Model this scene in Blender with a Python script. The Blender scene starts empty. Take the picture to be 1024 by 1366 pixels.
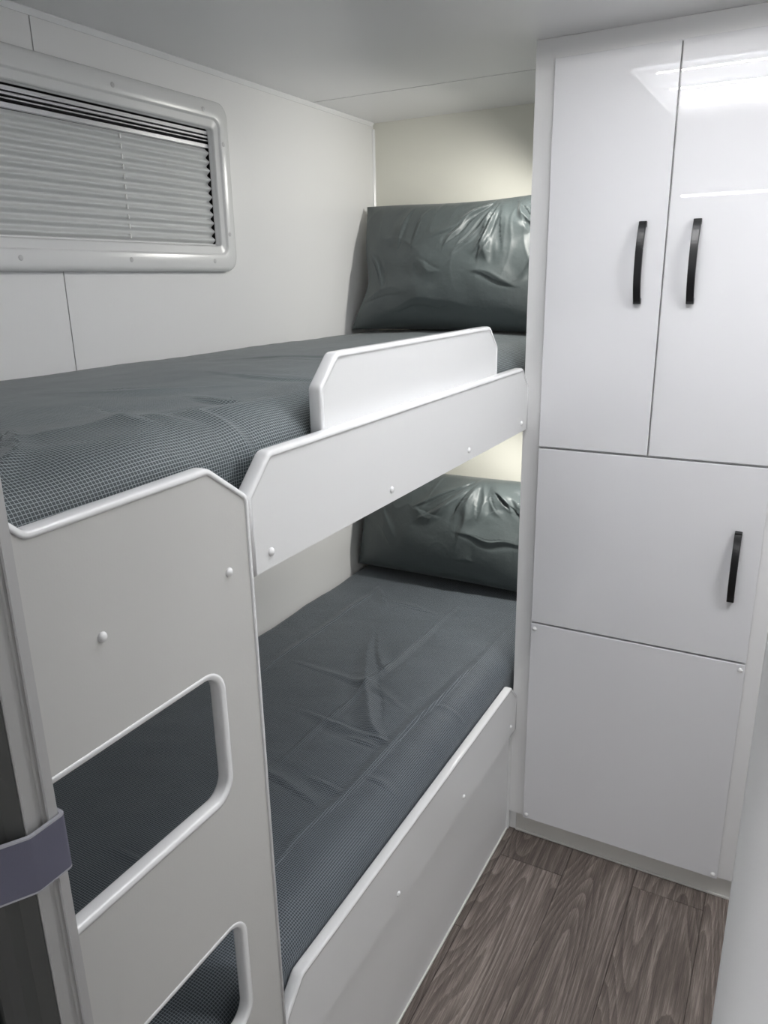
import bpy, bmesh, math, random
import numpy as np
from mathutils import Vector, Matrix

# ------------------------------------------------------------------ camera, world, exposure
scene = bpy.context.scene
col = scene.collection
CAM = (1.30324, 0.24046, 1.52233)
YAW, PITCH, ROLL, FPX = math.radians(28.8384), math.radians(-17.0329), math.radians(-1.0589), 1011.3
cy, sy, cp, sp = math.cos(YAW), math.sin(YAW), math.cos(PITCH), math.sin(PITCH)
fwd = Vector((-sy * cp, cy * cp, sp)); rgt = Vector((cy, sy, 0)); upv = rgt.cross(fwd)
cr, sr = math.cos(ROLL), math.sin(ROLL)
r2 = cr * rgt + sr * upv; u2 = -sr * rgt + cr * upv
cam_data = bpy.data.cameras.new('camera'); cam = bpy.data.objects.new('camera', cam_data); col.objects.link(cam)
cam.matrix_world = Matrix(((r2.x, u2.x, -fwd.x, CAM[0]), (r2.y, u2.y, -fwd.y, CAM[1]), (r2.z, u2.z, -fwd.z, CAM[2]), (0, 0, 0, 1)))
cam_data.sensor_fit = 'VERTICAL'; cam_data.sensor_height = 36.0; cam_data.lens = 36.0 * FPX / 1366.0
cam_data.clip_start = 0.01
scene.camera = cam

world = bpy.data.worlds.new('world'); scene.world = world; world.use_nodes = True
world.node_tree.nodes['Background'].inputs[0].default_value = (0.6, 0.63, 0.7, 1)
world.node_tree.nodes['Background'].inputs[1].default_value = 0.3
vs = scene.view_settings
vs.view_transform = 'Standard'; vs.look = 'None'; vs.gamma = 1.0; vs.use_curve_mapping = False
vs.exposure = 1.13

HATCH_GLOW = 1.7        # daylight in the frosted dome of the roof hatch
HATCH_LED = 70.0        # LED strips in its trim
LOUNGE_GLOW = 34.0       # ceiling strip in the lounge behind the camera
SIDE_FILL = 16.5        # added unseen fill light right of the aisle
READ_W = 4.4            # reading lamps in the bunks

# ------------------------------------------------------------------ dimensions (metres)
H = 2.0            # ceiling
LB = 2.582         # back wall
CF = 2.0           # cabinet face
SX = 0.724         # cabinet left side
RX = 0.735         # outer face of bunk rails
PT = 0.018         # panel thickness
RXI = RX - PT
random.seed(4)
rng = np.random.default_rng(7)

# ------------------------------------------------------------------ materials
def s2l(c):
    return tuple(((x / 255) / 12.92 if x / 255 <= 0.04045 else ((x / 255 + 0.055) / 1.055) ** 2.4) for x in c)
def mat(name, colr, rough=0.4, metal=0.0, coat=0.0, coat_rough=0.03, spec=0.5, bump=0.0, bscale=200.0, sheen=0.0):
    m = bpy.data.materials.new(name); m.use_nodes = True
    nt = m.node_tree; b = nt.nodes['Principled BSDF']
    b.inputs['Base Color'].default_value = (*colr, 1); b.inputs['Roughness'].default_value = rough
    b.inputs['Metallic'].default_value = metal; b.inputs['Coat Weight'].default_value = coat
    b.inputs['Coat Roughness'].default_value = coat_rough; b.inputs['Specular IOR Level'].default_value = spec
    b.inputs['Sheen Weight'].default_value = sheen
    if bump:
        tc = nt.nodes.new('ShaderNodeTexCoord'); n = nt.nodes.new('ShaderNodeTexNoise'); bp = nt.nodes.new('ShaderNodeBump')
        n.inputs['Scale'].default_value = bscale; n.inputs['Detail'].default_value = 3
        bp.inputs['Strength'].default_value = bump; bp.inputs['Distance'].default_value = 0.001
        nt.links.new(tc.outputs['Object'], n.inputs['Vector']); nt.links.new(n.outputs['Fac'], bp.inputs['Height'])
        nt.links.new(bp.outputs['Normal'], b.inputs['Normal'])
    return m
def emit(name, colr, strength):
    m = bpy.data.materials.new(name); m.use_nodes = True
    b = m.node_tree.nodes['Principled BSDF']
    b.inputs['Base Color'].default_value = (*colr, 1)
    b.inputs['Emission Color'].default_value = (*colr, 1); b.inputs['Emission Strength'].default_value = strength
    return m
M = dict(
    wall=mat('wall_laminate', (.84, .84, .835), .32, bump=.10, bscale=350),
    ceil=mat('ceiling_laminate', (.85, .85, .855), .38, bump=.08, bscale=300),
    cream=mat('cream_wall', (.76, .755, .68), .5, bump=.08, bscale=300),
    board=mat('white_board', (.78, .785, .785), .38, bump=.06, bscale=400),
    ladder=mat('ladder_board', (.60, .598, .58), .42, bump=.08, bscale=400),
    trim=mat('gloss_edge_trim', (.89, .895, .90), .2),
    cap=mat('screw_cap_plastic', (.86, .86, .86), .25),
    door=mat('gloss_door', (.74, .742, .760), .18, coat=1.0, coat_rough=.012, spec=.1),
    frame=mat('cabinet_frame', (.79, .79, .79), .22, coat=.5, coat_rough=.06),
    kick=mat('toe_kick', (.62, .61, .58), .4),
    black=mat('black_handle', (.006, .006, .007), .28),
    dark=mat('dark_recess', (.02, .02, .02), .8),
    plastic=mat('window_plastic', (.74, .745, .74), .25),
    alu=mat('brushed_aluminium', (.62, .62, .63), .3, metal=.85),
    rail=mat('anodised_rail', (.72, .72, .74), .25, metal=.9),
    screw=mat('screw_plug', (.52, .52, .52), .4),
    blind=mat('blind_cloth', (.64, .652, .647), .9),
    cord=mat('blind_cord', (.9, .9, .88), .6),
    post=mat('door_post_aluminium', (.42, .42, .415), .42, metal=.2),
    postgrey=mat('door_post_lip', (.5, .5, .5), .4, metal=.3),
    front_facet=mat('dark_front_facet', (.06, .062, .06), .45),  # front facets of the post, coloured darker than its side face
    strap=mat('strap_webbing', s2l((96, 96, 112)), .75, bump=.4, bscale=1500),
    strapedge=mat('strap_edge', s2l((165, 165, 172)), .7),
    dpanel=mat('folding_door_panel', s2l((88, 90, 108)), .5),
    sub=mat('subfloor', (.12, .10, .09), .8),
    sealant=mat('white_sealant', (.82, .82, .78), .4),
    lampw=mat('lamp_body', (.75, .75, .75), .3),
    lens=emit('lamp_lens', (1.0, .97, .88), 12.0),
    dome=emit('hatch_dome', (.93, .95, 1.0), HATCH_GLOW),
    led=emit('hatch_led', (1.0, .98, .96), HATCH_LED),
    side=emit('side_fill', (.985, .99, 1.0), SIDE_FILL),
    lounge=emit('lounge_led', (.97, .98, 1.0), LOUNGE_GLOW),
)
def fabric(name, base, line, rough, cell, lw, uvgrid=True, bump=.25, spec=.35):
    m = bpy.data.materials.new(name); m.use_nodes = True; nt = m.node_tree; N = nt.nodes.new; L = nt.links.new
    b = nt.nodes['Principled BSDF']; b.inputs['Roughness'].default_value = rough; b.inputs['Specular IOR Level'].default_value = spec
    b.inputs['Sheen Weight'].default_value = .15; b.inputs['Sheen Roughness'].default_value = .4
    tc = N('ShaderNodeTexCoord'); sep = N('ShaderNodeSeparateXYZ'); L(tc.outputs['UV'], sep.inputs[0])
    outs = []
    for ax in 'XY':
        a = N('ShaderNodeMath'); a.operation = 'MULTIPLY'; a.inputs[1].default_value = 1 / cell; L(sep.outputs[ax], a.inputs[0])
        f = N('ShaderNodeMath'); f.operation = 'FRACT'; L(a.outputs[0], f.inputs[0])
        c = N('ShaderNodeMath'); c.operation = 'LESS_THAN'; c.inputs[1].default_value = lw; L(f.outputs[0], c.inputs[0]); outs.append(c)
    mx = N('ShaderNodeMath'); mx.operation = 'ADD'; mx.use_clamp = True; L(outs[0].outputs[0], mx.inputs[0]); L(outs[1].outputs[0], mx.inputs[1])
    mix = N('ShaderNodeMix'); mix.data_type = 'RGBA'
    mix.inputs[6].default_value = (*base, 1); mix.inputs[7].default_value = (*line, 1); L(mx.outputs[0], mix.inputs[0])
    no = N('ShaderNodeTexNoise'); no.inputs['Scale'].default_value = 9; no.inputs['Detail'].default_value = 4; L(tc.outputs['Object'], no.inputs['Vector'])
    mr = N('ShaderNodeMapRange'); mr.inputs[3].default_value = .88; mr.inputs[4].default_value = 1.12; L(no.outputs['Fac'], mr.inputs[0])
    mul = N('ShaderNodeMix'); mul.data_type = 'RGBA'; mul.blend_type = 'MULTIPLY'; mul.inputs[0].default_value = 1
    L(mix.outputs[2], mul.inputs[6]); L(mr.outputs[0], mul.inputs[7]); L(mul.outputs[2], b.inputs['Base Color'])
    n2 = N('ShaderNodeTexNoise'); n2.inputs['Scale'].default_value = 55; n2.inputs['Detail'].default_value = 5; L(tc.outputs['Object'], n2.inputs['Vector'])
    bp = N('ShaderNodeBump'); bp.inputs['Strength'].default_value = bump; bp.inputs['Distance'].default_value = .003
    L(n2.outputs['Fac'], bp.inputs['Height']); L(bp.outputs['Normal'], b.inputs['Normal'])
    return m
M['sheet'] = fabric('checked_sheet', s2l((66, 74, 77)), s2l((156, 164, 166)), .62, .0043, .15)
M['sheet_low'] = fabric('checked_sheet_fine', s2l((62, 69, 74)), s2l((142, 150, 158)), .6, .0043, .15)  # same sheet as upstairs, the lower bunk's dimmer look put into its colour
M['pillow'] = fabric('pillow_cotton', s2l((70, 78, 79)), s2l((96, 104, 104)), .48, .0016, .15, bump=.3, spec=.5)

def wood():
    m = bpy.data.materials.new('oak_plank'); m.use_nodes = True; nt = m.node_tree; N = nt.nodes.new; L = nt.links.new
    b = nt.nodes['Principled BSDF']; b.inputs['Roughness'].default_value = .5; b.inputs['Specular IOR Level'].default_value = .35
    g = N('ShaderNodeNewGeometry'); oi = N('ShaderNodeObjectInfo')
    off = N('ShaderNodeCombineXYZ'); k = N('ShaderNodeMath'); k.operation = 'MULTIPLY'; k.inputs[1].default_value = 37.0
    L(oi.outputs['Random'], k.inputs[0]); L(k.outputs[0], off.inputs[0]); L(k.outputs[0], off.inputs[1]); L(k.outputs[0], off.inputs[2])
    add = N('ShaderNodeVectorMath'); add.operation = 'ADD'; L(g.outputs['Position'], add.inputs[0]); L(off.outputs[0], add.inputs[1])
    def noise(sx, sy_, detail, rough=.55):
        mp = N('ShaderNodeMapping'); mp.inputs['Scale'].default_value = (sx, sy_, 1); L(add.outputs[0], mp.inputs[0])
        n = N('ShaderNodeTexNoise'); n.inputs['Scale'].default_value = 1; n.inputs['Detail'].default_value = detail; n.inputs['Roughness'].default_value = rough
        L(mp.outputs[0], n.inputs['Vector']); return n
    big = noise(6.5, 1.05, 1.0)                       # slow field whose contour lines are the cathedral grain
    m1 = N('ShaderNodeMath'); m1.operation = 'MULTIPLY'; m1.inputs[1].default_value = 22; L(big.outputs['Fac'], m1.inputs[0])
    fine = noise(420, 11, 5, .7)
    m2 = N('ShaderNodeMath'); m2.operation = 'MULTIPLY_ADD'; m2.inputs[1].default_value = .55; L(fine.outputs['Fac'], m2.inputs[0]); L(m1.outputs[0], m2.inputs[2])
    fr = N('ShaderNodeMath'); fr.operation = 'FRACT'; L(m2.outputs[0], fr.inputs[0])
    mid = noise(45, 1.6, 4)
    sm = N('ShaderNodeMath'); sm.operation = 'MULTIPLY_ADD'; sm.inputs[1].default_value = .16; L(fr.outputs[0], sm.inputs[0])
    s2 = N('ShaderNodeMath'); s2.operation = 'MULTIPLY_ADD'; s2.inputs[1].default_value = .38; L(mid.outputs['Fac'], s2.inputs[0])
    s3 = N('ShaderNodeMath'); s3.operation = 'MULTIPLY'; s3.inputs[1].default_value = .62; L(fine.outputs['Fac'], s3.inputs[0])
    L(s3.outputs[0], s2.inputs[2]); L(s2.outputs[0], sm.inputs[2])
    ra = N('ShaderNodeValToRGB'); e = ra.color_ramp.elements
    e[0].position = .33; e[0].color = (*s2l((66, 58, 54)), 1); e[1].position = .84; e[1].color = (*s2l((170, 159, 151)), 1)
    x = e.new(.58); x.color = (*s2l((112, 102, 96)), 1)
    L(sm.outputs[0], ra.inputs[0])
    mr = N('ShaderNodeMapRange'); mr.inputs[3].default_value = .78; mr.inputs[4].default_value = 1.12; L(oi.outputs['Random'], mr.inputs[0])
    mul = N('ShaderNodeMix'); mul.data_type = 'RGBA'; mul.blend_type = 'MULTIPLY'; mul.inputs[0].default_value = 1
    L(ra.outputs[0], mul.inputs[6]); L(mr.outputs[0], mul.inputs[7]); L(mul.outputs[2], b.inputs['Base Color'])
    bp = N('ShaderNodeBump'); bp.inputs['Strength'].default_value = .25; bp.inputs['Distance'].default_value = .001
    L(sm.outputs[0], bp.inputs['Height']); L(bp.outputs['Normal'], b.inputs['Normal'])
    return m
M['wood'] = wood()

# ------------------------------------------------------------------ helpers
def link(name, me, m, parent=None, smooth=False):
    o = bpy.data.objects.new(name, me); col.objects.link(o)
    if m is not None: me.materials.append(M[m] if isinstance(m, str) else m)
    if parent is not None: o.parent = parent
    if smooth: me.polygons.foreach_set('use_smooth', [True] * len(me.polygons)); me.update()
    return o
def from_bm(name, bm, m, parent=None, smooth=False):
    bmesh.ops.recalc_face_normals(bm, faces=bm.faces[:])
    me = bpy.data.meshes.new(name); bm.to_mesh(me); bm.free()
    return link(name, me, m, parent, smooth)
def add_box(bm, x0, x1, y0, y1, z0, z1, bev=0.0, seg=2):
    v = bmesh.ops.create_cube(bm, size=1.0)['verts']
    for q in v:
        q.co = Vector((x0 + (q.co.x + .5) * (x1 - x0), y0 + (q.co.y + .5) * (y1 - y0), z0 + (q.co.z + .5) * (z1 - z0)))
    if bev:
        es = list({e for q in v for e in q.link_edges})
        bmesh.ops.bevel(bm, geom=es, offset=bev, segments=seg, profile=.5, affect='EDGES')
def box(name, x0, x1, y0, y1, z0, z1, m, parent=None, bev=0.0):
    bm = bmesh.new(); add_box(bm, x0, x1, y0, y1, z0, z1, bev)
    return from_bm(name, bm, m, parent)
def empty(name, loc=(0, 0, 0)):
    o = bpy.data.objects.new(name, None); col.objects.link(o); o.empty_display_size = .05
    return o
def tag(o, label, cat, group=None):
    o['label'] = label; o['category'] = cat
    if group: o['group'] = group
    return o
def struct(o, label=None, cat=None):
    o['kind'] = 'structure'
    if label: o['label'] = label
    if cat: o['category'] = cat
    return o

def rounded(pts, rads, n=7):
    """polygon with rounded corners; rads one radius per corner"""
    out = []; k = len(pts)
    for i, p in enumerate(pts):
        r = rads[i] if isinstance(rads, (list, tuple)) else rads
        P = Vector(p); A = Vector(pts[i - 1]); B = Vector(pts[(i + 1) % k])
        if r <= 0: out.append((P.x, P.y)); continue
        a = (A - P).normalized(); b = (B - P).normalized()
        ang = a.angle(b); d = r / math.tan(ang / 2); d = min(d, (A - P).length * .49, (B - P).length * .49); rr = d * math.tan(ang / 2)
        c = P + (a + b).normalized() * (rr / math.sin(ang / 2))
        s = P + a * d - c; e = P + b * d - c
        a0 = math.atan2(s.y, s.x); a1 = math.atan2(e.y, e.x); da = (a1 - a0 + math.pi) % (2 * math.pi) - math.pi
        for j in range(n + 1):
            t = a0 + da * j / n; out.append((c.x + rr * math.cos(t), c.y + rr * math.sin(t)))
    return out
def area2(p): return sum(p[i - 1][0] * p[i][1] - p[i][0] * p[i - 1][1] for i in range(len(p)))
def plate(name, loops, t0, t1, m, parent=None, axis='x'):
    """extruded flat plate; loops[0] outline, others holes, in the plane (y,z) for axis x, (x,z) for y, (x,y) for z"""
    def P(a, b, t): return {'x': (t, a, b), 'y': (a, t, b), 'z': (a, b, t)}[axis]
    bm = bmesh.new()
    caps = []
    for t in (t0, t1):
        es = []; vl = []
        for lp in loops:
            vs_ = [bm.verts.new(P(a, b, t)) for a, b in lp]; vl.append(vs_)
            for i in range(len(vs_)): es.append(bm.edges.new((vs_[i - 1], vs_[i])))
        bmesh.ops.triangle_fill(bm, use_beauty=True, use_dissolve=False, edges=es)
        caps.append(vl)
    for A, B in zip(*caps):
        for i in range(len(A)): bm.faces.new((A[i - 1], A[i], B[i], B[i - 1]))
    return from_bm(name, bm, m, parent)
def edge_strip(name, path, t0, t1, m, parent=None, closed=True, rise=.005, lip=.0015, axis='x', hole=False, wrap=.003):
    """rounded edge moulding running along a plate's outline"""
    def P(a, b, t): return {'x': (t, a, b), 'y': (a, t, b), 'z': (a, b, t)}[axis]
    p = list(path); sgn = 1.0
    if closed and ((area2(p) < 0) != hole): p.reverse()
    k = len(p); prof = []
    mid, hw = (t0 + t1) / 2, (t1 - t0) / 2 + lip
    prof.append((mid - hw, -wrap))
    for j in range(9):
        a = math.pi * (1 - j / 8); prof.append((mid + hw * math.copysign(abs(math.cos(a)) ** .6, math.cos(a)), rise * math.sin(a) ** .6))
    prof.append((mid + hw, -wrap))
    bm = bmesh.new(); rings = []
    for i in range(k):
        q = Vector(p[i])
        d0 = (q - Vector(p[i - 1])) if (closed or i > 0) else None
        d1 = (Vector(p[(i + 1) % k]) - q) if (closed or i < k - 1) else None
        if d0 is None: d0 = d1
        if d1 is None: d1 = d0
        n0 = Vector((d0.y, -d0.x)).normalized(); n1 = Vector((d1.y, -d1.x)).normalized()
        n = (n0 + n1); n = n.normalized() if n.length > 1e-6 else n0
        sc = 1 / max(.5, n.dot(n0))
        rings.append([bm.verts.new(P(*(q + n * (h * sc)), t)) for t, h in prof])
    for i in range(k if closed else k - 1):
        A, B = rings[i], rings[(i + 1) % k]
        for j in range(len(prof) - 1): bm.faces.new((A[j], A[j + 1], B[j + 1], B[j]))
        bm.faces.new((A[-1], A[0], B[0], B[-1]))
    if not closed:
        bm.faces.new(rings[0]); bm.faces.new(list(reversed(rings[-1])))
    return from_bm(name, bm, m, parent, True)
def dome_mesh(r, h, n=14):
    bm = bmesh.new(); rings = []
    for a in (0, .35, .7, 1.05, 1.35):
        rr, z = r * math.cos(a), h * math.sin(a)
        rings.append([bm.verts.new((z, rr * math.cos(2 * math.pi * i / n), rr * math.sin(2 * math.pi * i / n))) for i in range(n)])
    for A, B in zip(rings, rings[1:]):
        for i in range(n): bm.faces.new((A[i - 1], A[i], B[i], B[i - 1]))
    bm.faces.new(rings[-1]); bm.faces.new(list(reversed(rings[0])))
    bmesh.ops.recalc_face_normals(bm, faces=bm.faces[:])
    me = bpy.data.meshes.new('screw_cap'); bm.to_mesh(me); bm.free()
    me.polygons.foreach_set('use_smooth', [True] * len(me.polygons)); me.materials.append(M['cap'])
    return me
CAPM = dome_mesh(.0058, .0045)
def cap(parent, x, y, z, facing='x', me=None, name='screw_cap'):
    o = bpy.data.objects.new(name, me or CAPM); col.objects.link(o); o.location = (x, y, z); o.parent = parent
    if facing == '-y': o.rotation_euler = (0, 0, -math.pi / 2)
    return o
def grid_mesh(name, P, UV, m, parent=None, wrapu=False):
    """P (n,m,3) array -> smooth quad mesh with uv"""
    n, k = P.shape[:2]
    idx = np.arange(n * k).reshape(n, k)
    f = np.stack([idx[:-1, :-1], idx[1:, :-1], idx[1:, 1:], idx[:-1, 1:]], -1).reshape(-1, 4)
    me = bpy.data.meshes.new(name); me.from_pydata(P.reshape(-1, 3).tolist(), [], f.tolist())
    uvl = me.uv_layers.new(name='UVMap'); uvl.data.foreach_set('uv', UV.reshape(-1, 2)[f.reshape(-1)].astype(np.float32).ravel())
    me.update()
    return link(name, me, m, parent, True)

# ------------------------------------------------------------------ the room
RW = 1.335                      # right end of the cabinet
RJ = 1.3042                     # wall end at the doorway
DY0, DY1 = .44, .50             # partition with the doorway
BACKY = -3.0
# floor
fl = box('floor', -.02, 2.32, BACKY - .02, 2.62, -.04, -.004, 'sub'); struct(fl, 'brown-grey oak-look plank floor of the narrow aisle', 'floor')
PW = .172
ends = {0: [1.897], 1: [1.30], 2: [1.945], 3: [1.42], -1: [1.62]}
plank_cache = {}
x = .7383 - PW * 5
i = -5
while x < 2.3:
    js = sorted([BACKY] + [e - 1.21 * k for e in ends.get(i, [random.uniform(.8, 1.9)]) for k in range(5) if BACKY < e - 1.21 * k] + [2.6])
    for a, b in zip(js, js[1:]):
        key = round(b - a, 4)
        if key not in plank_cache:
            bm = bmesh.new(); add_box(bm, .0006, PW - .0006, .0006, key - .0006, -.004, 0, .001, 1)
            bmesh.ops.recalc_face_normals(bm, faces=bm.faces[:])
            me = bpy.data.meshes.new('plank'); bm.to_mesh(me); bm.free(); me.materials.append(M['wood']); plank_cache[key] = me
        o = bpy.data.objects.new('plank', plank_cache[key]); col.objects.link(o); o.location = (x, a, 0); o.parent = fl
    x += PW; i += 1
# ceiling: panels with a seam over the pillows and an opening for the roof hatch
HX0, HX1, HY0, HY1 = .85, 1.27, 1.02, 1.68
ceil = box('ceiling', -.02, 2.32, BACKY - .02, 2.62, H + .10, H + .14, 'ceil'); struct(ceil, 'white laminate ceiling with one seam over the pillow end', 'ceiling')
QS = 2.225
plate('ceiling_panel', [[(-.02, DY0), (2.3, DY0), (2.3, QS - .0026), (-.02, QS - .0026)], [(HX0, HY0), (HX1, HY0), (HX1, HY1), (HX0, HY1)]], H, H + .012, 'ceil', ceil, 'z')
box('ceiling_panel', -.02, 2.3, QS + .0026, 2.62, H, H + .012, 'ceil', ceil)
box('ceiling_panel', -.02, 2.32, BACKY, DY0, H, H + .012, 'ceil', ceil)
box('seam_backing', -.02, 2.28, QS - .01, QS + .01, H + .0125, H + .016, 'dark', ceil)
# left wall: two panels with a seam, notched round the window
WY0, WY1, WZ0, WZ1 = .895, 1.79, 1.600, 1.878     # hole
SE = 1.316
wl = box('wall_left', -.10, -.06, BACKY, 2.62, 0, H, 'wall'); struct(wl, 'white laminate side wall behind the bunks', 'wall')
plate('wall_panel', [[(DY1 - .2, 0), (SE - .0012, 0), (SE - .0012, WZ0), (WY0, WZ0), (WY0, WZ1), (SE - .0012, WZ1), (SE - .0012, H), (DY1 - .2, H)]], -.008, 0, 'wall', wl)
plate('wall_panel', [[(SE + .0012, 0), (2.62, 0), (2.62, H), (SE + .0012, H), (SE + .0012, WZ1), (WY1, WZ1), (WY1, WZ0), (SE + .0012, WZ0)]], -.008, 0, 'wall', wl)
bm = bmesh.new()
add_box(bm, -.013, -.0085, SE - .01, SE + .01, 0, WZ0); add_box(bm, -.013, -.0085, SE - .01, SE + .01, WZ1, H)
from_bm('seam_backing', bm, 'dark', wl)
box('wall_panel', -.008, 0, BACKY, DY1 - .2, 0, H, 'wall', wl)
# back wall
struct(box('wall_back', -.06, 2.32, LB, LB + .04, 0, H, 'cream'), 'cream laminate end wall behind the pillows', 'wall')
# wall end close to the camera, right jamb of the doorway, rounded towards the aisle
jam = rounded([(RJ, .60), (RJ, DY0 + .02), (RW + .16, DY0 + .02), (RW + .16, .60)], [.008, .016, 0, 0], 10)
jo = struct(plate('trim_4', [jam], 0, H, 'board', None, 'z'), 'plain white wall end close to the camera on the right', 'trim')
for f in jo.data.polygons: f.use_smooth = abs(f.normal.z) < .5 and f.area < .02
# partition (foot end of the bunks) and header over the doorway
struct(box('wall_front', 0, .742, DY0, DY1, 0, H, 'board'), 'white partition at the foot of the bunks', 'wall')
struct(box('trim_1', .742, RJ - .0005, DY0, DY1, 1.925, H, 'board'), 'white header over the doorway', 'trim')
# lounge behind the camera
struct(box('wall_right', 2.28, 2.32, BACKY, LB, 0, H, 'wall'), 'white outer wall on the far right', 'wall')
struct(box('wall_lounge_end', -.06, 2.32, BACKY - .04, BACKY, 0, H, 'wall'), 'white end wall of the lounge', 'wall')
struct(box('wall_lounge_front', RW + .16, 2.32, DY0, DY1, 0, H, 'board'), 'white partition right of the doorway', 'wall')
# cove trims
def strip(name, pts, axis, t0, t1, label):
    struct(plate(name, [pts], t0, t1, 'trim', None, axis), label, 'trim')
strip('trim_2', [(0.0003, H - .0003), (.0003, H - .011), (.0025, H - .011), (.008, H - .003), (.008, H - .0003)], 'y', DY1 + .002, LB - .008, 'thin white cove strip where side wall meets ceiling')
strip('trim_3', [(.0003, LB - .0003), (.0003, LB - .008), (.003, LB - .008), (.007, LB - .004), (.007, LB - .0003)], 'z', 0.0, H - .018, 'thin white corner strip between side wall and end wall')

# ------------------------------------------------------------------ window with pleated blind
win = empty('window_1'); struct(win, 'white-framed side window with closed grey pleated blind', 'window')
FY0, FY1, FZ0, FZ1 = .853, 1.833, 1.549, 1.929
OY0, OY1, OZ0, OZ1 = .905, 1.781, 1.608, 1.870
outer = rounded([(FY0, FZ0), (FY1, FZ0), (FY1, FZ1), (FY0, FZ1)], .032, 8)
inner = rounded([(OY0, OZ0), (OY1, OZ0), (OY1, OZ1), (OY0, OZ1)], .008, 5)
def frame_mesh():
    """moulded frame: stepped, rounded profile from the wall up and back down into the opening"""
    n = 36
    def ring(y0, y1, z0, z1, r, x):
        base = rounded([(y0, z0), (y1, z0), (y1, z1), (y0, z1)], r, 8)
        return [(x, a, b) for a, b in base]
    d = lambda i: (FY0 + i, FY1 - i, FZ0 + i, FZ1 - i)
    def mixring(f, r, x):      # f 0 = outer edge, 1 = opening
        return ring(FY0 + (OY0 - FY0) * f, FY1 + (OY1 - FY1) * f, FZ0 + (OZ0 - FZ0) * f, FZ1 + (OZ1 - FZ1) * f, r, x)
    rings = [mixring(0, .034, .0004), mixring(.0, .034, .012), mixring(.03, .033, .017), mixring(.10, .031, .0205), mixring(.2, .028, .0215), mixring(.62, .022, .0215),
             mixring(.66, .021, .0205), mixring(.69, .020, .0165), mixring(.72, .019, .0155), mixring(.94, .012, .0155), mixring(.985, .010, .014), mixring(1, .009, .010), mixring(1, .009, .004), mixring(1.03, .009, .003), mixring(1.03, .009, -.002)]
    bm = bmesh.new(); V = [[bm.verts.new(c) for c in r] for r in rings]
    for A, B in zip(V, V[1:]):
        for i in range(len(A)): bm.faces.new((A[i - 1], A[i], B[i], B[i - 1]))
    return from_bm('window_frame', bm, 'plastic', win, True)
frame_mesh()
bm = bmesh.new()
add_box(bm, -.045, -.041, OY0 - .009, OY1 + .009, OZ0 - .007, OZ1 + .007)
for q in ((OY0 - .009, OY0 - .003, OZ0 - .007, OZ1 + .007), (OY1 + .003, OY1 + .009, OZ0 - .007, OZ1 + .007), (OY0 - .003, OY1 + .003, OZ0 - .007, OZ0 - .003), (OY0 - .003, OY1 + .003, OZ1 + .003, OZ1 + .007)):
    add_box(bm, -.041, -.0025, *q)
from_bm('recess', bm, 'dark', win)
PLUG = dome_mesh(.0055, .0012); PLUG.materials.clear(); PLUG.materials.append(M['screw'])
for y in (.942, 1.209, 1.477, 1.744):
    cap(win, .0213, y, 1.5725, me=PLUG, name='screw_plug'); cap(win, .0213, y, 1.9045, me=PLUG, name='screw_plug')
for y in (.879, 1.807):
    cap(win, .0213, y, 1.636, me=PLUG, name='screw_plug'); cap(win, .0213, y, 1.838, me=PLUG, name='screw_plug')
# head rails of the blind and the fly screen
for zc, hh, m in ((1.8605, .0042, 'rail'), (1.8515, .0026, 'rail'), (1.8435, .0016, 'alu'), (1.8320, .0048, 'rail')):
    bm = bmesh.new(); add_box(bm, -.016, -.001, OY0 + .001, OY1 - .002, zc - hh, zc + hh, .0012); from_bm('blind_rail', bm, m, win)
# pleated cloth
npl = 11
prof = []
for k in range(npl * 2 + 1):
    z = 1.8265 - k * (1.8265 - 1.612) / (npl * 2)
    prof.append((.0005 if k % 2 else -.0095, z))
pts = []
for (a, b), (c, d) in zip(prof, prof[1:]):
    for t in (0, .15, .35, .5, .65, .85): pts.append((a + (c - a) * (3 * t * t - 2 * t ** 3), b + (d - b) * t))
pts.append(prof[-1])
pp = np.array(pts); ys = np.linspace(OY0 + .004, OY1 - .005, 40)
P = np.zeros((len(pp), len(ys), 3)); P[..., 0] = pp[:, :1] + 0 * ys; P[..., 1] = ys[None]; P[..., 2] = pp[:, 1:] + .0005 * np.sin(ys * 5)[None]
grid_mesh('blind_cloth', P, np.stack([P[..., 1], P[..., 2]], -1), 'blind', win)
box('bottom_rail', -.014, .002, OY0 + .004, OY1 - .004, 1.6085, 1.6125, 'plastic', win, .001)
for y in (1.186, 1.5005):
    bm = bmesh.new()
    for k in range(npl):
        z = 1.8265 - (k + .5) * (1.8265 - 1.612) / npl
        add_box(bm, .0006, .0034, y - .0013, y + .0013, z - .0045, z + .0045)
    from_bm('cord', bm, 'cord', win)

# ------------------------------------------------------------------ bunk bed
bunk = empty('bunk_bed'); tag(bunk, 'built-in white double bunk with ladder panel, side rails and guard board', 'bunk bed')
CH = .045
LADY = .929
def rail(name, y0, y1, z0, z1, caps, capz):
    lo = [(y0, z0), (y1, z0), (y1, z1 - CH), (y1 - CH, z1), (y0 + CH, z1), (y0, z1 - CH)]
    lo = rounded(lo, [.001, .001, .008, .012, .012, .008], 4)
    o = plate(name, [lo], RXI, RX, 'board', bunk)
    top = rounded([(y1, z0), (y1, z1 - CH), (y1 - CH, z1), (y0 + CH, z1), (y0, z1 - CH), (y0, z0)], [.0, .008, .012, .012, .008, 0], 4)
    edge_strip('edge_trim', top, RXI, RX, 'trim', o, closed=False, hole=False)
    for y in caps: cap(o, RX - .0003, y, capz)
    return o
r1 = rail('side_rail', LADY + .006, CF - .007, 1.171, 1.317, (.971, 1.30, 1.63, 1.954), 1.192)
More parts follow.
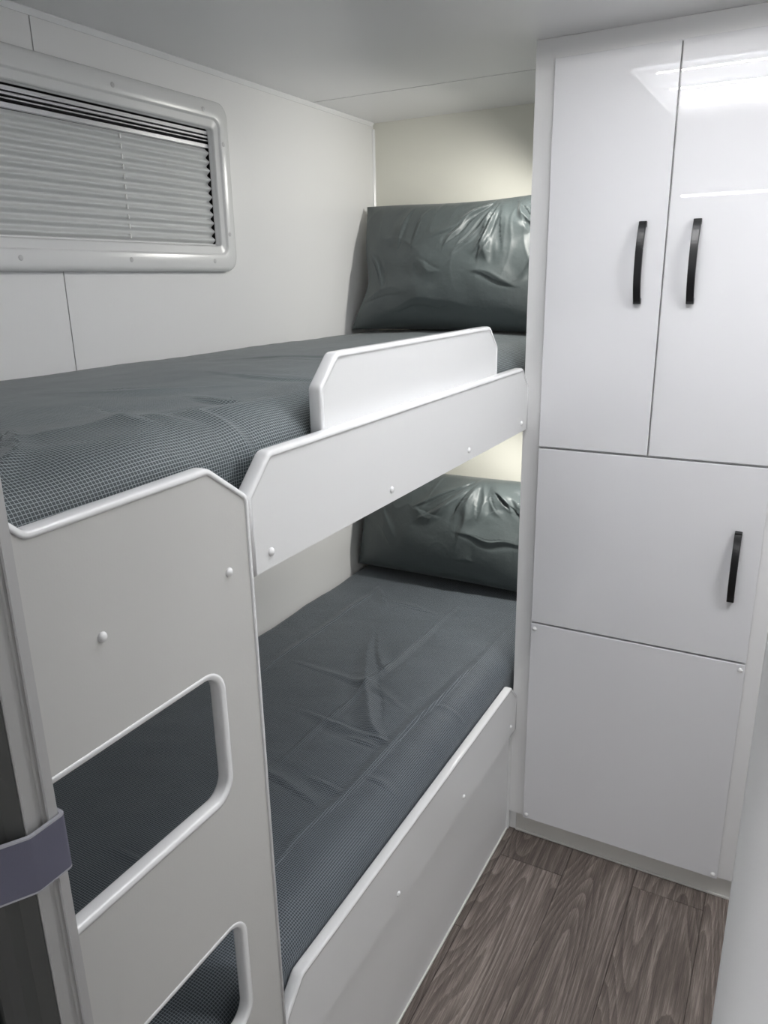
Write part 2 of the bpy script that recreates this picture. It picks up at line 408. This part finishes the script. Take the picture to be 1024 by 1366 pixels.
r2_ = rail('side_rail', LADY + .006, CF - .007, .339, .485, (.971, 1.302, 1.631, 1.954), .369)
r1['label'] = 'white rail along the upper bunk'; r2_['label'] = 'white rail along the lower bunk'
# guard board behind the upper rail
GX0, GX1 = RXI - .0195, RXI - .0015
lo = rounded([(1.132, 1.20), (1.828, 1.20), (1.828, 1.378), (1.783, 1.420), (1.177, 1.420), (1.132, 1.378)], [0, 0, .010, .012, .012, .010], 4)
g = plate('guard_board', [lo], GX0, GX1, 'board', bunk)
edge_strip('edge_trim', rounded([(1.828, 1.20), (1.828, 1.378), (1.783, 1.420), (1.177, 1.420), (1.132, 1.378), (1.132, 1.20)], [0, .010, .012, .012, .010, 0], 4), GX0, GX1, 'trim', g, closed=False)
# ladder panel with step openings
LY0 = .512
lo = rounded([(LY0, .0), (LADY, .0), (LADY, 1.275), (.866, 1.321), (.632, 1.317), (.585, 1.362), (LY0, 1.362)], [0, 0, .012, .016, .016, .012, 0], 5)
holes = [rounded([(.55, z), (.861, z), (.861, z + .180), (.55, z + .180)], .030, 9) for z in (.900, .530, .160)]
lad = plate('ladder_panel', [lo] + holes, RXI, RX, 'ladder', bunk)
lad['label'] = 'white ladder panel with rounded step openings'
edge_strip('edge_trim', rounded([(LADY, .0), (LADY, 1.275), (.866, 1.321), (.632, 1.317), (.585, 1.362), (LY0, 1.362)], [0, .012, .016, .016, .012, 0], 5), RXI, RX, 'trim', lad, closed=False, rise=.0045)
for h in holes: edge_strip('step_trim', h, RXI, RX, 'trim', lad, hole=True, rise=.006, lip=.0006)
for y in (.888, .697): cap(lad, RX - .0003, y, 1.1935)
# platforms, base panel
box('bunk_board', .001, RXI - .0005, DY1 + .002, LB - .001, 1.176, 1.194, 'board', bunk)
box('bunk_board', .001, RXI - .0005, DY1 + .002, LB - .001, .372, .390, 'board', bunk)
box('base_panel', .699, .7165, LADY - .35, CF - .0005, .003, .372, 'board', bunk)
box('corner_filler', .699, .7236, CF, CF + .013, .003, .372, 'board', bunk)
box('floor_strip', .7168, .7208, LADY + .003, CF + .012, .0005, .006, 'sealant', bunk, .0008)

# ------------------------------------------------------------------ mattresses with fitted checked sheets
def polydist(X, Y, pts):
    d = np.full(X.shape, 9.0); tt = np.zeros(X.shape)
    L = len(pts) - 1
    for i in range(L):
        a = np.array(pts[i]); b = np.array(pts[i + 1]); ab = b - a
        t = np.clip(((X - a[0]) * ab[0] + (Y - a[1]) * ab[1]) / (ab @ ab), 0, 1)
        dd = np.hypot(X - a[0] - t * ab[0], Y - a[1] - t * ab[1])
        m = dd < d; d = np.where(m, dd, d); tt = np.where(m, (i + t) / L, tt)
    return d, tt
def catmull(pts, n=8):
    p = [np.array(q, float) for q in pts]; p = [2 * p[0] - p[1]] + p + [2 * p[-1] - p[-2]]; out = []
    for i in range(1, len(p) - 2):
        for j in range(n):
            t = j / n; a, b, c, d = p[i - 1:i + 3]
            out.append(.5 * (2 * b + (c - a) * t + (2 * a - 5 * b + 4 * c - d) * t * t + (3 * b - a - 3 * c + d) * t ** 3))
    return out + [p[-2]]
def folds(X, Y, lines, soft=.0012):
    h = np.zeros(X.shape)
    for i, (pts_, w, amp) in enumerate(lines):
        q = catmull(pts_); d, tt = polydist(X, Y, q)
        a = q[0]; b = q[-1]; side = np.sign((X - a[0]) * (b[1] - a[1]) - (Y - a[1]) * (b[0] - a[0]))
        ww = w * np.where(side * (1 if i % 2 else -1) > 0, .65, 1.9) * (.7 + .6 * np.sin(np.pi * tt))
        h += amp * np.sin(np.pi * np.clip(tt * .96 + .02, 0, 1)) ** .8 * (np.exp(-(np.sqrt(d * d + soft ** 2) - soft) / ww) - .35 * np.exp(-((d - 3 * ww) / (1.6 * ww)) ** 2))
    return h
def smooth_noise(X, Y, seeds, lo, hi):
    r = np.random.default_rng(seeds); h = np.zeros(X.shape)
    for k in range(14):
        f = r.uniform(lo, hi); a = r.uniform(0, math.pi); h += np.sin((X * math.cos(a) + Y * math.sin(a)) * f + r.uniform(0, 6.28)) / 14 ** .5
    return h
def mattress(name, x0, x1, y0, y1, z0, z1, rf, creases, seed, crown, sidewave, sheet='sheet'):
    sec = []
    rb = .02
    def seg(a, b, st):
        n = max(2, int(math.hypot(b[0] - a[0], b[1] - a[1]) / st)); return [(a[0] + (b[0] - a[0]) * i / n, a[1] + (b[1] - a[1]) * i / n) for i in range(n)]
    sec += seg((x0, z0), (x0, z1 - rb), .02)
    sec += [(x0 + rb - rb * math.cos(t), z1 - rb + rb * math.sin(t)) for t in np.linspace(0, math.pi / 2, 5)[:-1]]
    sec += seg((x0 + rb, z1), (x1 - rf * 1.5, z1), .0036)
    sec += [(x1 - rf * 1.5 + rf * 1.5 * math.sin(t), z1 - rf + rf * math.cos(t)) for t in np.linspace(0, math.pi / 2, 20)[:-1]]
    sec += seg((x1, z1 - rf), (x1, z0 + .02), .006) + seg((x1, z0 + .02), (x1 - .02, z0), .01) + seg((x1 - .02, z0), (x0, z0), .2) + [(x0, z0)]
    S = np.array(sec); d = np.diff(S, axis=0); arc = np.concatenate([[0], np.cumsum(np.hypot(d[:, 0], d[:, 1]))])
    tang = np.gradient(S, axis=0); nrm = np.stack([-tang[:, 1], tang[:, 0]], -1); nrm /= np.linalg.norm(nrm, axis=1, keepdims=True) + 1e-9
    ys = np.arange(y0, y1 + .001, .0055); ys[-1] = y1
    X = np.repeat(S[:, 0][:, None], len(ys), 1); Z = np.repeat(S[:, 1][:, None], len(ys), 1); Y = np.repeat(ys[None], len(S), 0)
    top = np.clip((S[:, 1] - (z0 + .03)) / (z1 - z0 - .03), 0, 1)[:, None]
    A = np.repeat(arc[:, None], len(ys), 1); xs_eq = x0 + A - (z1 - z0)            # unrolled coordinate: equals x on the flat top
    h = .0012 * smooth_noise(xs_eq, Y, seed, 9, 30) + .0005 * smooth_noise(xs_eq, Y, seed + 1, 40, 90)
    h += folds(xs_eq + .004 * smooth_noise(xs_eq, Y, seed + 8, 12, 40), Y + .004 * smooth_noise(xs_eq, Y, seed + 9, 12, 40), creases)
    side = np.clip((xs_eq - (x1 - rf * 1.5)) / .06, 0, 1) * top
    h += sidewave * side * smooth_noise(xs_eq * .35, Y, seed + 5, 7, 34)
    h += crown * np.clip(1 - ((X - (x0 + x1) / 2) / ((x1 - x0) / 2)) ** 2, 0, 1) * (nrm[:, 1:2] > .5)
    h *= top
    endr = .05
    e = np.minimum(ys - y0, y1 - ys)[None]; drop = np.where(e < endr, endr - np.sqrt(np.maximum(0, endr ** 2 - (endr - e) ** 2)), 0)
    X = X + nrm[:, :1] * h - np.where(X > (x0 + x1) / 2, drop * .5, 0) * top; Z = Z + nrm[:, 1:2] * h - drop * top * ((Z - z0) / (z1 - z0))
    P = np.stack([X, Y, Z], -1)
    o = grid_mesh(name, P, np.stack([xs_eq, Y], -1), sheet)
    bm = bmesh.new(); bm.from_mesh(o.data)
    bmesh.ops.remove_doubles(bm, verts=bm.verts[:], dist=1e-5)
    bd = [ed for ed in bm.edges if ed.is_boundary]
    bmesh.ops.holes_fill(bm, edges=bd, sides=0)
    bmesh.ops.recalc_face_normals(bm, faces=bm.faces[:]); bm.to_mesh(o.data); bm.free()
    return o
MY0 = DY1 + .012
W = .0035
cu = [([(.46, .93), (.58, .888), (.62, .90)], .006, .004), ([(.505, 1.076), (.584, 1.067), (.61, 1.10)], .006, .004), ([(.59, .93), (.61, .99), (.624, 1.08), (.614, 1.187)], .007, .004),
      ([(.55, .70), (.56, .80), (.575, .885), (.616, .931), (.67, .96), (.76, .99)], .010, .004), ([(.60, .99), (.66, .985), (.78, .995)], .009, .006), ([(.57, .95), (.66, .955), (.80, .965)], .014, -.004),
      ([(.30, 1.0), (.42, 1.05), (.5, 1.2)], .006, .003), ([(.35, 1.3), (.5, 1.28), (.62, 1.33)], .007, .003), ([(.2, 1.5), (.4, 1.62), (.55, 1.6)], .008, .003), ([(.4, 1.85), (.55, 1.8), (.66, 1.86)], .007, .003),
      ([(.5, .80), (.60, .72), (.66, .60)], .009, .004)]
m1 = mattress('mattress', .004, .694, MY0, LB - .012, 1.196, 1.358, .055, [(a_, w_, h_ * 1.15) for a_, w_, h_ in cu], 11, .010, .0055)
tag(m1, 'mattress in dark grey-green checked sheet on the upper bunk', 'mattress', 'bunk mattresses')
cl = [([(.15, 2.29), (.148, 1.99), (.149, 1.6)], .004, .0028), ([(.443, 2.283), (.435, 1.946), (.425, 1.732), (.417, 1.3)], .004, .0030), ([(.641, 2.25), (.625, 1.92), (.616, 1.707), (.60, 1.5), (.594, 1.344), (.585, .9)], .0042, .0032),
      ([(.185, 1.723), (.395, 1.708), (.438, 1.709), (.562, 1.653)], .004, .003), ([(.348, 1.534), (.453, 1.526), (.567, 1.516), (.596, 1.505)], .0045, .0035), ([(.494, 1.492), (.584, 1.486)], .004, .003),
      ([(.271, 2.015), (.366, 1.814), (.46, 1.648), (.542, 1.544), (.593, 1.51)], .006, .008), ([(.30, 1.98), (.399, 1.83), (.437, 1.781)], .005, .006), ([(.147, 2.274), (.19, 2.22), (.23, 2.159)], .005, .006),
      ([(.231, 2.192), (.413, 2.168)], .004, .003), ([(.616, 1.707), (.705, 1.704)], .004, .0025), ([(.603, 1.389), (.69, 1.375)], .004, .0025), ([(.508, 1.335), (.592, 1.324)], .004, .003),
      ([(.28, 1.32), (.45, 1.30), (.58, 1.26)], .005, .0025), ([(.3, 1.0), (.45, .98), (.6, .96)], .005, .003), ([(.33, .75), (.45, .74), (.58, .72)], .005, .003)]
cl = [(a_, w_ * (.8 if k_ < 3 else .9), h_ * (2.0 if k_ < 3 else (1.1 if h_ > .005 else 1.6)))  for k_, (a_, w_, h_) in enumerate(cl)]
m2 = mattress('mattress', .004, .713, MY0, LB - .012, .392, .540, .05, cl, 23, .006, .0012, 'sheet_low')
tag(m2, 'creased mattress in dark grey checked sheet on the lower bunk', 'mattress', 'bunk mattresses')

# ------------------------------------------------------------------ pillows
def pillow(name, TL, TR, BL, BR, thick, ridges, seed, front_bias, tpow=.42, sag=0.0, pinch=.05, topwave=0.0, lpinch=0.0):
    TL, TR, BL, BR = map(np.array, (TL, TR, BL, BR))
    n, k = 230, 170
    a = np.linspace(-1, 1, n); b = np.linspace(-1, 1, k)
    a = np.sin(a * math.pi / 2) * .35 + a * .65; b = np.sin(b * math.pi / 2) * .35 + b * .65
    S, T = np.meshgrid(a, b, indexing='ij')
    S2 = S * (1 - pinch * (1 - T ** 2)) + np.where(S < 0, -S, 0) * lpinch * np.exp(-((T + .3) / .45) ** 2); T2 = T * (1 - pinch * .7 * (1 - S ** 2)) + topwave * np.clip(T, 0, 1) * np.sin(S * 3.2 + 4.3)
    u = (S2 + 1) / 2; v = (T2 + 1) / 2
    base = ((1 - u) * (1 - v))[..., None] * BL + (u * (1 - v))[..., None] * BR + ((1 - u) * v)[..., None] * TL + (u * v)[..., None] * TR
    nv = np.cross(TR - BL, TL - BR); nv /= np.linalg.norm(nv)
    if nv[1] > 0: nv = -nv                        # towards the camera (-y)
    prof = (np.clip(1 - np.abs(S) ** 2.6, 0, 1) * np.clip(1 - np.abs(T + sag * (1 - T ** 2)) ** 2.4, 0, 1)) ** tpow
    L0 = np.linalg.norm(TR - TL); L1 = np.linalg.norm(TL - BL)
    X, Y = S * L0 / 2, T * L1 / 2
    h = .0028 * smooth_noise(X, Y, seed, 8, 26) + .0010 * smooth_noise(X, Y, seed + 1, 30, 80)
    h += .0035 * (np.exp(-np.abs(smooth_noise(X * 1.4, Y * .6, seed + 2, 14, 50)) * 6) - .2) * np.clip(T + .5, 0, 1)
    lines = [([(q[0] * L0 / 2, q[1] * L1 / 2) for q in pts_], w, amp) for pts_, w, amp in ridges]
    h += folds(X + .005 * smooth_noise(X, Y, seed + 8, 15, 60), Y + .005 * smooth_noise(X, Y, seed + 9, 15, 60), lines)
    mask = np.clip(prof * 2.2, 0, 1)
    F = base + nv * ((prof * thick * front_bias + h * mask)[..., None])
    B = base - nv * ((prof * thick * (2 - front_bias))[..., None])
    n_, k_ = S.shape
    V = np.concatenate([F.reshape(-1, 3), B.reshape(-1, 3)])
    idx = np.arange(n_ * k_).reshape(n_, k_)
    f = np.stack([idx[:-1, :-1], idx[1:, :-1], idx[1:, 1:], idx[:-1, 1:]], -1).reshape(-1, 4)
    f2 = f[:, ::-1] + n_ * k_
    fa = np.concatenate([f, f2]); me = bpy.data.meshes.new(name); me.from_pydata(V.tolist(), [], fa.tolist())
    UV = np.stack([X, Y], -1).reshape(-1, 2); UV = np.concatenate([UV, UV])
    me.uv_layers.new(name='UVMap').data.foreach_set('uv', UV[fa.reshape(-1)].astype(np.float32).ravel())
    bm = bmesh.new(); bm.from_mesh(me); bmesh.ops.remove_doubles(bm, verts=bm.verts[:], dist=1e-5); bmesh.ops.recalc_face_normals(bm, faces=bm.faces[:]); bm.to_mesh(me); bm.free()
    return link(name, me, 'pillow', None, True)
# fold lines as (s,t) on the pillow face: s -1 left .. 1 right, t -1 bottom .. 1 top
def fan(cx, ct, angs, r0, r1, w, amp, seed):
    r = np.random.default_rng(seed); out = []
    for a in angs:
        a = math.radians(a + r.uniform(-4, 4)); q0 = r0 + r.uniform(-.05, .08); q1 = r1 * r.uniform(.6, 1.1); bend = r.uniform(-.09, .09)
        p = [(cx + q * math.cos(a) * .62 + bend * math.sin(math.pi * (q - q0) / (q1 - q0)), ct + q * math.sin(a)) for q in (q0, q0 + (q1 - q0) * .35, q0 + (q1 - q0) * .7, q1)]
        out.append((p, w * r.uniform(.7, 1.5), amp * r.uniform(.6, 1.3)))
    return out
ru = fan(.40, 1.02, (-138, -128, -119, -111, -104, -97, -89, -80), .08, 1.15, .006, .010, 3) + fan(.55, .86, (-62, -45, -30, -16), .05, .75, .008, .012, 6)
ru += [([(-.42, .88), (-.50, .55), (-.53, .15)], .005, .006), ([(-.25, .84), (-.33, .5), (-.36, .2)], .004, .004), ([(-.28, -.02), (-.16, -.2), (-.05, -.2)], .005, .005), ([(.25, -.25), (.45, -.26), (.66, -.42)], .006, .006),
       ([(.95, .25), (.78, -.02), (.66, -.3)], .008, .009), ([(-.95, -.62), (-.7, -.45), (-.35, -.5)], .008, .004), ([(-.9, .2), (-.78, -.1), (-.72, -.45)], .008, .007), ([(-.6, -.75), (-.2, -.62), (.3, -.7)], .010, .004)]
p1 = pillow('pillow', (.018, 2.50, 1.742), (.690, 2.50, 1.752), (.010, 2.395, 1.372), (.690, 2.395, 1.366), .095, ru, 5, 1.0, tpow=.58, sag=.16, pinch=.045, topwave=.02, lpinch=.085)
tag(p1, 'wrinkled dark grey pillow propped up on the upper bunk', 'pillow', 'bunk pillows')
rl = fan(.32, 1.0, (-150, -136, -124, -115, -107, -99, -90), .08, 1.2, .006, .010, 13) + fan(.42, .92, (-70, -56, -42, -28), .05, 1.0, .007, .011, 16)
rl += [([(.15, .0), (.5, -.08), (.95, -.12)], .006, .007), ([(-.7, .5), (-.62, .1), (-.5, -.3)], .010, .005), ([(-.88, .2), (-.66, -.2), (-.52, -.5)], .010, .005), ([(-.3, .35), (-.15, .15), (-.02, .16)], .005, .005), ([(.2, -.5), (.28, -.46), (.36, -.5)], .005, .004)]
p2 = pillow('pillow', (.012, 2.485, .905), (.690, 2.485, .905), (.004, 2.405, .562), (.690, 2.405, .560), .105, rl, 15, 1.05, tpow=.5, sag=-.06, pinch=.03)
tag(p2, 'plump wrinkled dark grey pillow at the end of the lower bunk', 'pillow', 'bunk pillows')

# ------------------------------------------------------------------ wardrobe cabinet
cab = empty('wardrobe_cabinet'); tag(cab, 'tall glossy white wardrobe cabinet with black handles', 'cabinet')
CR = RW - .002
DF = .016                                    # door thickness
box('side_panel', SX, SX + .016, CF + .016, LB - .001, .066, H - .001, 'frame', cab)
box('side_panel', CR - .016, CR, CF + .016, LB - .001, .066, H - .001, 'frame', cab)
lo = [(SX, .066), (CR, .066), (CR, H - .0005), (SX, H - .0005)]
plate('face_frame', [lo, [(.79, .10), (1.255, .10), (1.255, .64), (.79, .64)], [(.79, .70), (1.255, .70), (1.255, 1.10), (.79, 1.10)], [(.79, 1.16), (1.255, 1.16), (1.255, 1.93), (.79, 1.93)]], CF, CF + .016, 'frame', cab, 'y')
box('floor_board', SX + .017, CR - .017, CF + .017, LB - .002, .066, .082, 'frame', cab)
box('toe_kick', SX + .018, CR, CF + .014, CF + .030, .0005, .066, 'kick', cab)
box('corner_post', SX - .001, SX + .0175, CF + .0135, CF + .033, .0005, .0655, 'frame', cab)
box('kick_strip', SX + .018, CR, CF + .0085, CF + .0135, .0005, .006, 'kick', cab, .001)
DXL, DXS, DXR = .770, 1.0215, 1.274
def door(name, x0, x1, z0, z1):
    o = box(name, x0, x1, CF - DF, CF - .0005, z0, z1, 'door', cab, .0012); return o
box('mullion', DXS - .02, DXS + .02, CF + .0002, CF + .014, 1.1605, 1.9295, 'frame', cab)
d1 = door('door', DXL, DXS - .0016, 1.1335, 1.957); d2 = door('door', DXS + .0016, DXR, 1.1335, 1.957)
d3 = door('door', DXL, DXR, .674, 1.1285); d4 = door('access_panel', DXL, DXR, .072, .669)
def handle(parent, xc, z0, z1):
    """flat bow handle: thick strap standing off the door with its ends curving back"""
    n = 24; w = .0075; th = .007
    bm = bmesh.new(); rings = []
    for i in range(n + 1):
        t = i / n; z = z0 + (z1 - z0) * t; s = 2 * t - 1
        off = .006 + .020 * (1 - abs(s) ** 2.6)
        yo = CF - DF - off
        rings.append([bm.verts.new((xc + a, yo + b, z)) for a, b in ((-w, th / 2), (-w, -th / 2 + .001), (-w + .001, -th / 2), (w - .001, -th / 2), (w, -th / 2 + .001), (w, th / 2))])
    for A, B in zip(rings, rings[1:]):
        for j in range(6): bm.faces.new((A[j - 1], A[j], B[j], B[j - 1]))
    bm.faces.new(rings[0]); bm.faces.new(list(reversed(rings[-1])))
    add_box(bm, xc - w, xc + w, CF - DF - .0125, CF - DF, z0, z0 + .012, .001, 1); add_box(bm, xc - w, xc + w, CF - DF - .0125, CF - DF, z1 - .012, z1, .001, 1)
    return from_bm('handle', bm, 'black', parent)
handle(d1, .974, 1.463, 1.629); handle(d2, 1.0805, 1.463, 1.629); handle(d3, 1.226, .820, .984)
for x in (DXL + .010, DXR - .010):
    for z in (.084, .655): cap(d4, x, CF - DF + .0003, z, '-y')

# ------------------------------------------------------------------ folded door post with its strap, left of the doorway
fd = empty('folding_door'); tag(fd, 'grey aluminium post of a folded door beside the ladder', 'folding door')
plate('post', [[(.838, .553), (.838, .546), (.8365, .545), (.8365, .541), (.838, .540), (.838, .531), (.832, .529), (.832, .553)]], .0, 1.92, 'post', fd, 'z')
plate('front_facet', [[(.8315, .5285), (.8365, .5295), (.826, .521), (.822, .512), (.812, .507), (.806, .503), (.79, .503), (.79, .5285)]], .0, 1.92, 'front_facet', fd, 'z')
plate('post_lip', [[(.8415, .556), (.8385, .556), (.8385, .548), (.8415, .548)]], .0, 1.92, 'postgrey', fd, 'z')
plate('door_leaf', [[(.7885, .470), (.803, .470), (.803, .498), (.7885, .498)]], .01, 1.91, 'dpanel', fd, 'z')
plate('door_leaf', [[(.772, .470), (.786, .470), (.786, .553), (.772, .553)]], .01, 1.91, 'dpanel', fd, 'z')
plate('door_leaf', [[(.7525, .470), (.769, .470), (.769, .553), (.7525, .553)]], .01, 1.91, 'dpanel', fd, 'z')
# strap: closed loop round post and leaves
sp_in = rounded([(.8425, .5575), (.7515, .5575), (.7515, .4665), (.806, .4665), (.8425, .5285)], [.003, .003, .003, .012, .006], 6)
sp_out = rounded([(.8455, .5605), (.7490, .5605), (.7490, .4635), (.808, .4635), (.8455, .5275)], [.005, .005, .005, .014, .008], 6)
st = plate('door_strap', [sp_out, sp_in], 1.074, 1.122, 'strap', None, 'z'); tag(st, 'grey-blue webbing strap tied round the folded door post', 'strap')
for z in (1.1222, 1.0722):
    plate('strap_edge', [sp_out, sp_in], z, z + .0016, 'strapedge', st, 'z')
for o in (fd, st): o.location.x = -.011

# ------------------------------------------------------------------ roof hatch over the aisle (seen mirrored in the doors)
ht = empty('roof_hatch'); tag(ht, 'white-framed roof hatch with frosted dome over the aisle', 'roof hatch')
plate('hatch_frame', [rounded([(HX0 - .025, HY0 - .025), (HX1 + .025, HY0 - .025), (HX1 + .025, HY1 + .02), (HX0 - .025, HY1 + .02)], .03), rounded([(HX0 + .004, HY0 + .004), (HX1 - .004, HY0 + .004), (HX1 - .004, HY1 - .004), (HX0 + .004, HY1 - .004)], .02)], H - .012, H - .0003, 'trim', ht, 'z')
bm = bmesh.new()
for a in ((HX0 + .001, HX0 + .006, HY0 + .001, HY1 - .001), (HX1 - .006, HX1 - .001, HY0 + .001, HY1 - .001), (HX0 + .006, HX1 - .006, HY0 + .001, HY0 + .006), (HX0 + .006, HX1 - .006, HY1 - .006, HY1 - .001)):
    add_box(bm, *a, H, H + .03)
from_bm('hatch_shaft', bm, 'trim', ht)
box('dome', HX0 + .001, HX1 - .001, HY0 + .001, HY1 - .001, H + .0305, H + .038, 'dome', ht, .002)
for y in (1.25, 1.46): box('cross_bar', HX0 + .007, HX1 - .007, y, y + .012, H + .018, H + .026, 'trim', ht, .002)
for y, z in ((1.4635, H + .0152), (1.2535, H + .0152), (HY0 + .010, H + .0152)): box('led_strip', HX0 + .03, HX1 - .03, y, y + .003, z, z + .0024, 'led', ht)

# lounge ceiling light
lg = empty('ceiling_light'); tag(lg, 'long white strip light on the lounge ceiling', 'ceiling light')
box('housing', .5, 1.9, -1.55, -1.45, H - .022, H - .0005, 'lampw', lg, .003)
box('diffuser', .51, 1.89, -1.54, -1.46, H - .028, H - .0222, 'lounge', lg, .001)

# round fill light added out of view, brightens rails, ladder and left wall
sl = empty('ceiling_light'); tag(sl, 'added unseen round fill light on the ceiling right of the cabinet', 'ceiling light')
def lathe(name, prof, c, m, parent, n=32):
    bm = bmesh.new(); rings = [[bm.verts.new((c[0] + r * math.cos(2 * math.pi * i / n), c[1] + r * math.sin(2 * math.pi * i / n), c[2] + z)) for i in range(n)] for r, z in prof]
    for A, B in zip(rings, rings[1:]):
        for i in range(n): bm.faces.new((A[i - 1], A[i], B[i], B[i - 1]))
    bm.faces.new(rings[0]); bm.faces.new(list(reversed(rings[-1])))
    return from_bm(name, bm, m, parent, True)
lathe('base_ring', [(.17, -.0005), (.17, -.012), (.152, -.014), (.15, -.006)], (1.74, 1.44, H), 'lampw', sl)
lathe('diffuser', [(.148, -.007), (.147, -.020), (.13, -.032), (.09, -.038), (.03, -.040)], (1.74, 1.44, H), 'side', sl)
# ------------------------------------------------------------------ reading lamps on the cabinet side, one per bunk
def reading_lamp(z, label, aim, power):
    o = empty('reading_lamp'); tag(o, label, 'lamp', 'bunk reading lamps')
    y = 2.29
    bm = bmesh.new(); bmesh.ops.create_cone(bm, cap_ends=True, segments=24, radius1=.026, radius2=.024, depth=.012, matrix=Matrix.Translation((SX - .0062, y, z)) @ Matrix.Rotation(-math.pi / 2, 4, 'Y'))
    from_bm('wall_plate', bm, 'lampw', o)
    hd = Vector((SX - .045, y, z - .004)); d = Vector(aim).normalized(); q = d.to_track_quat('-Z', 'Y').to_matrix().to_4x4()
    bm = bmesh.new(); bmesh.ops.create_cone(bm, cap_ends=True, segments=10, radius1=.006, radius2=.006, depth=.032, matrix=Matrix.Translation((SX - .028, y, z)) @ Matrix.Rotation(-math.pi / 2, 4, 'Y'))
    from_bm('arm', bm, 'lampw', o)
    bm = bmesh.new(); bmesh.ops.create_cone(bm, cap_ends=True, segments=24, radius1=.022, radius2=.016, depth=.034, matrix=Matrix.Translation(hd) @ q)
    from_bm('lamp_head', bm, 'lampw', o)
    bm = bmesh.new(); bmesh.ops.create_cone(bm, cap_ends=True, segments=24, radius1=.018, radius2=.018, depth=.002, matrix=Matrix.Translation(hd + d * .0185) @ q)
    from_bm('lens', bm, 'lens', o)
    ld = bpy.data.lights.new('reading_light', 'SPOT'); ld.energy = power; ld.color = (1.0, .98, .93); ld.spot_size = math.radians(165); ld.spot_blend = .6; ld.shadow_soft_size = .016
    lo_ = bpy.data.objects.new('reading_light', ld); col.objects.link(lo_); lo_.matrix_world = Matrix.Translation(hd + d * .024) @ q; lo_.parent = o
reading_lamp(1.86, 'small white reading lamp on the cabinet side above the upper pillow', (-.68, .0, -.73), READ_W)
reading_lamp(1.10, 'small white reading lamp on the cabinet side above the lower pillow', (-.68, .0, -.73), READ_W)
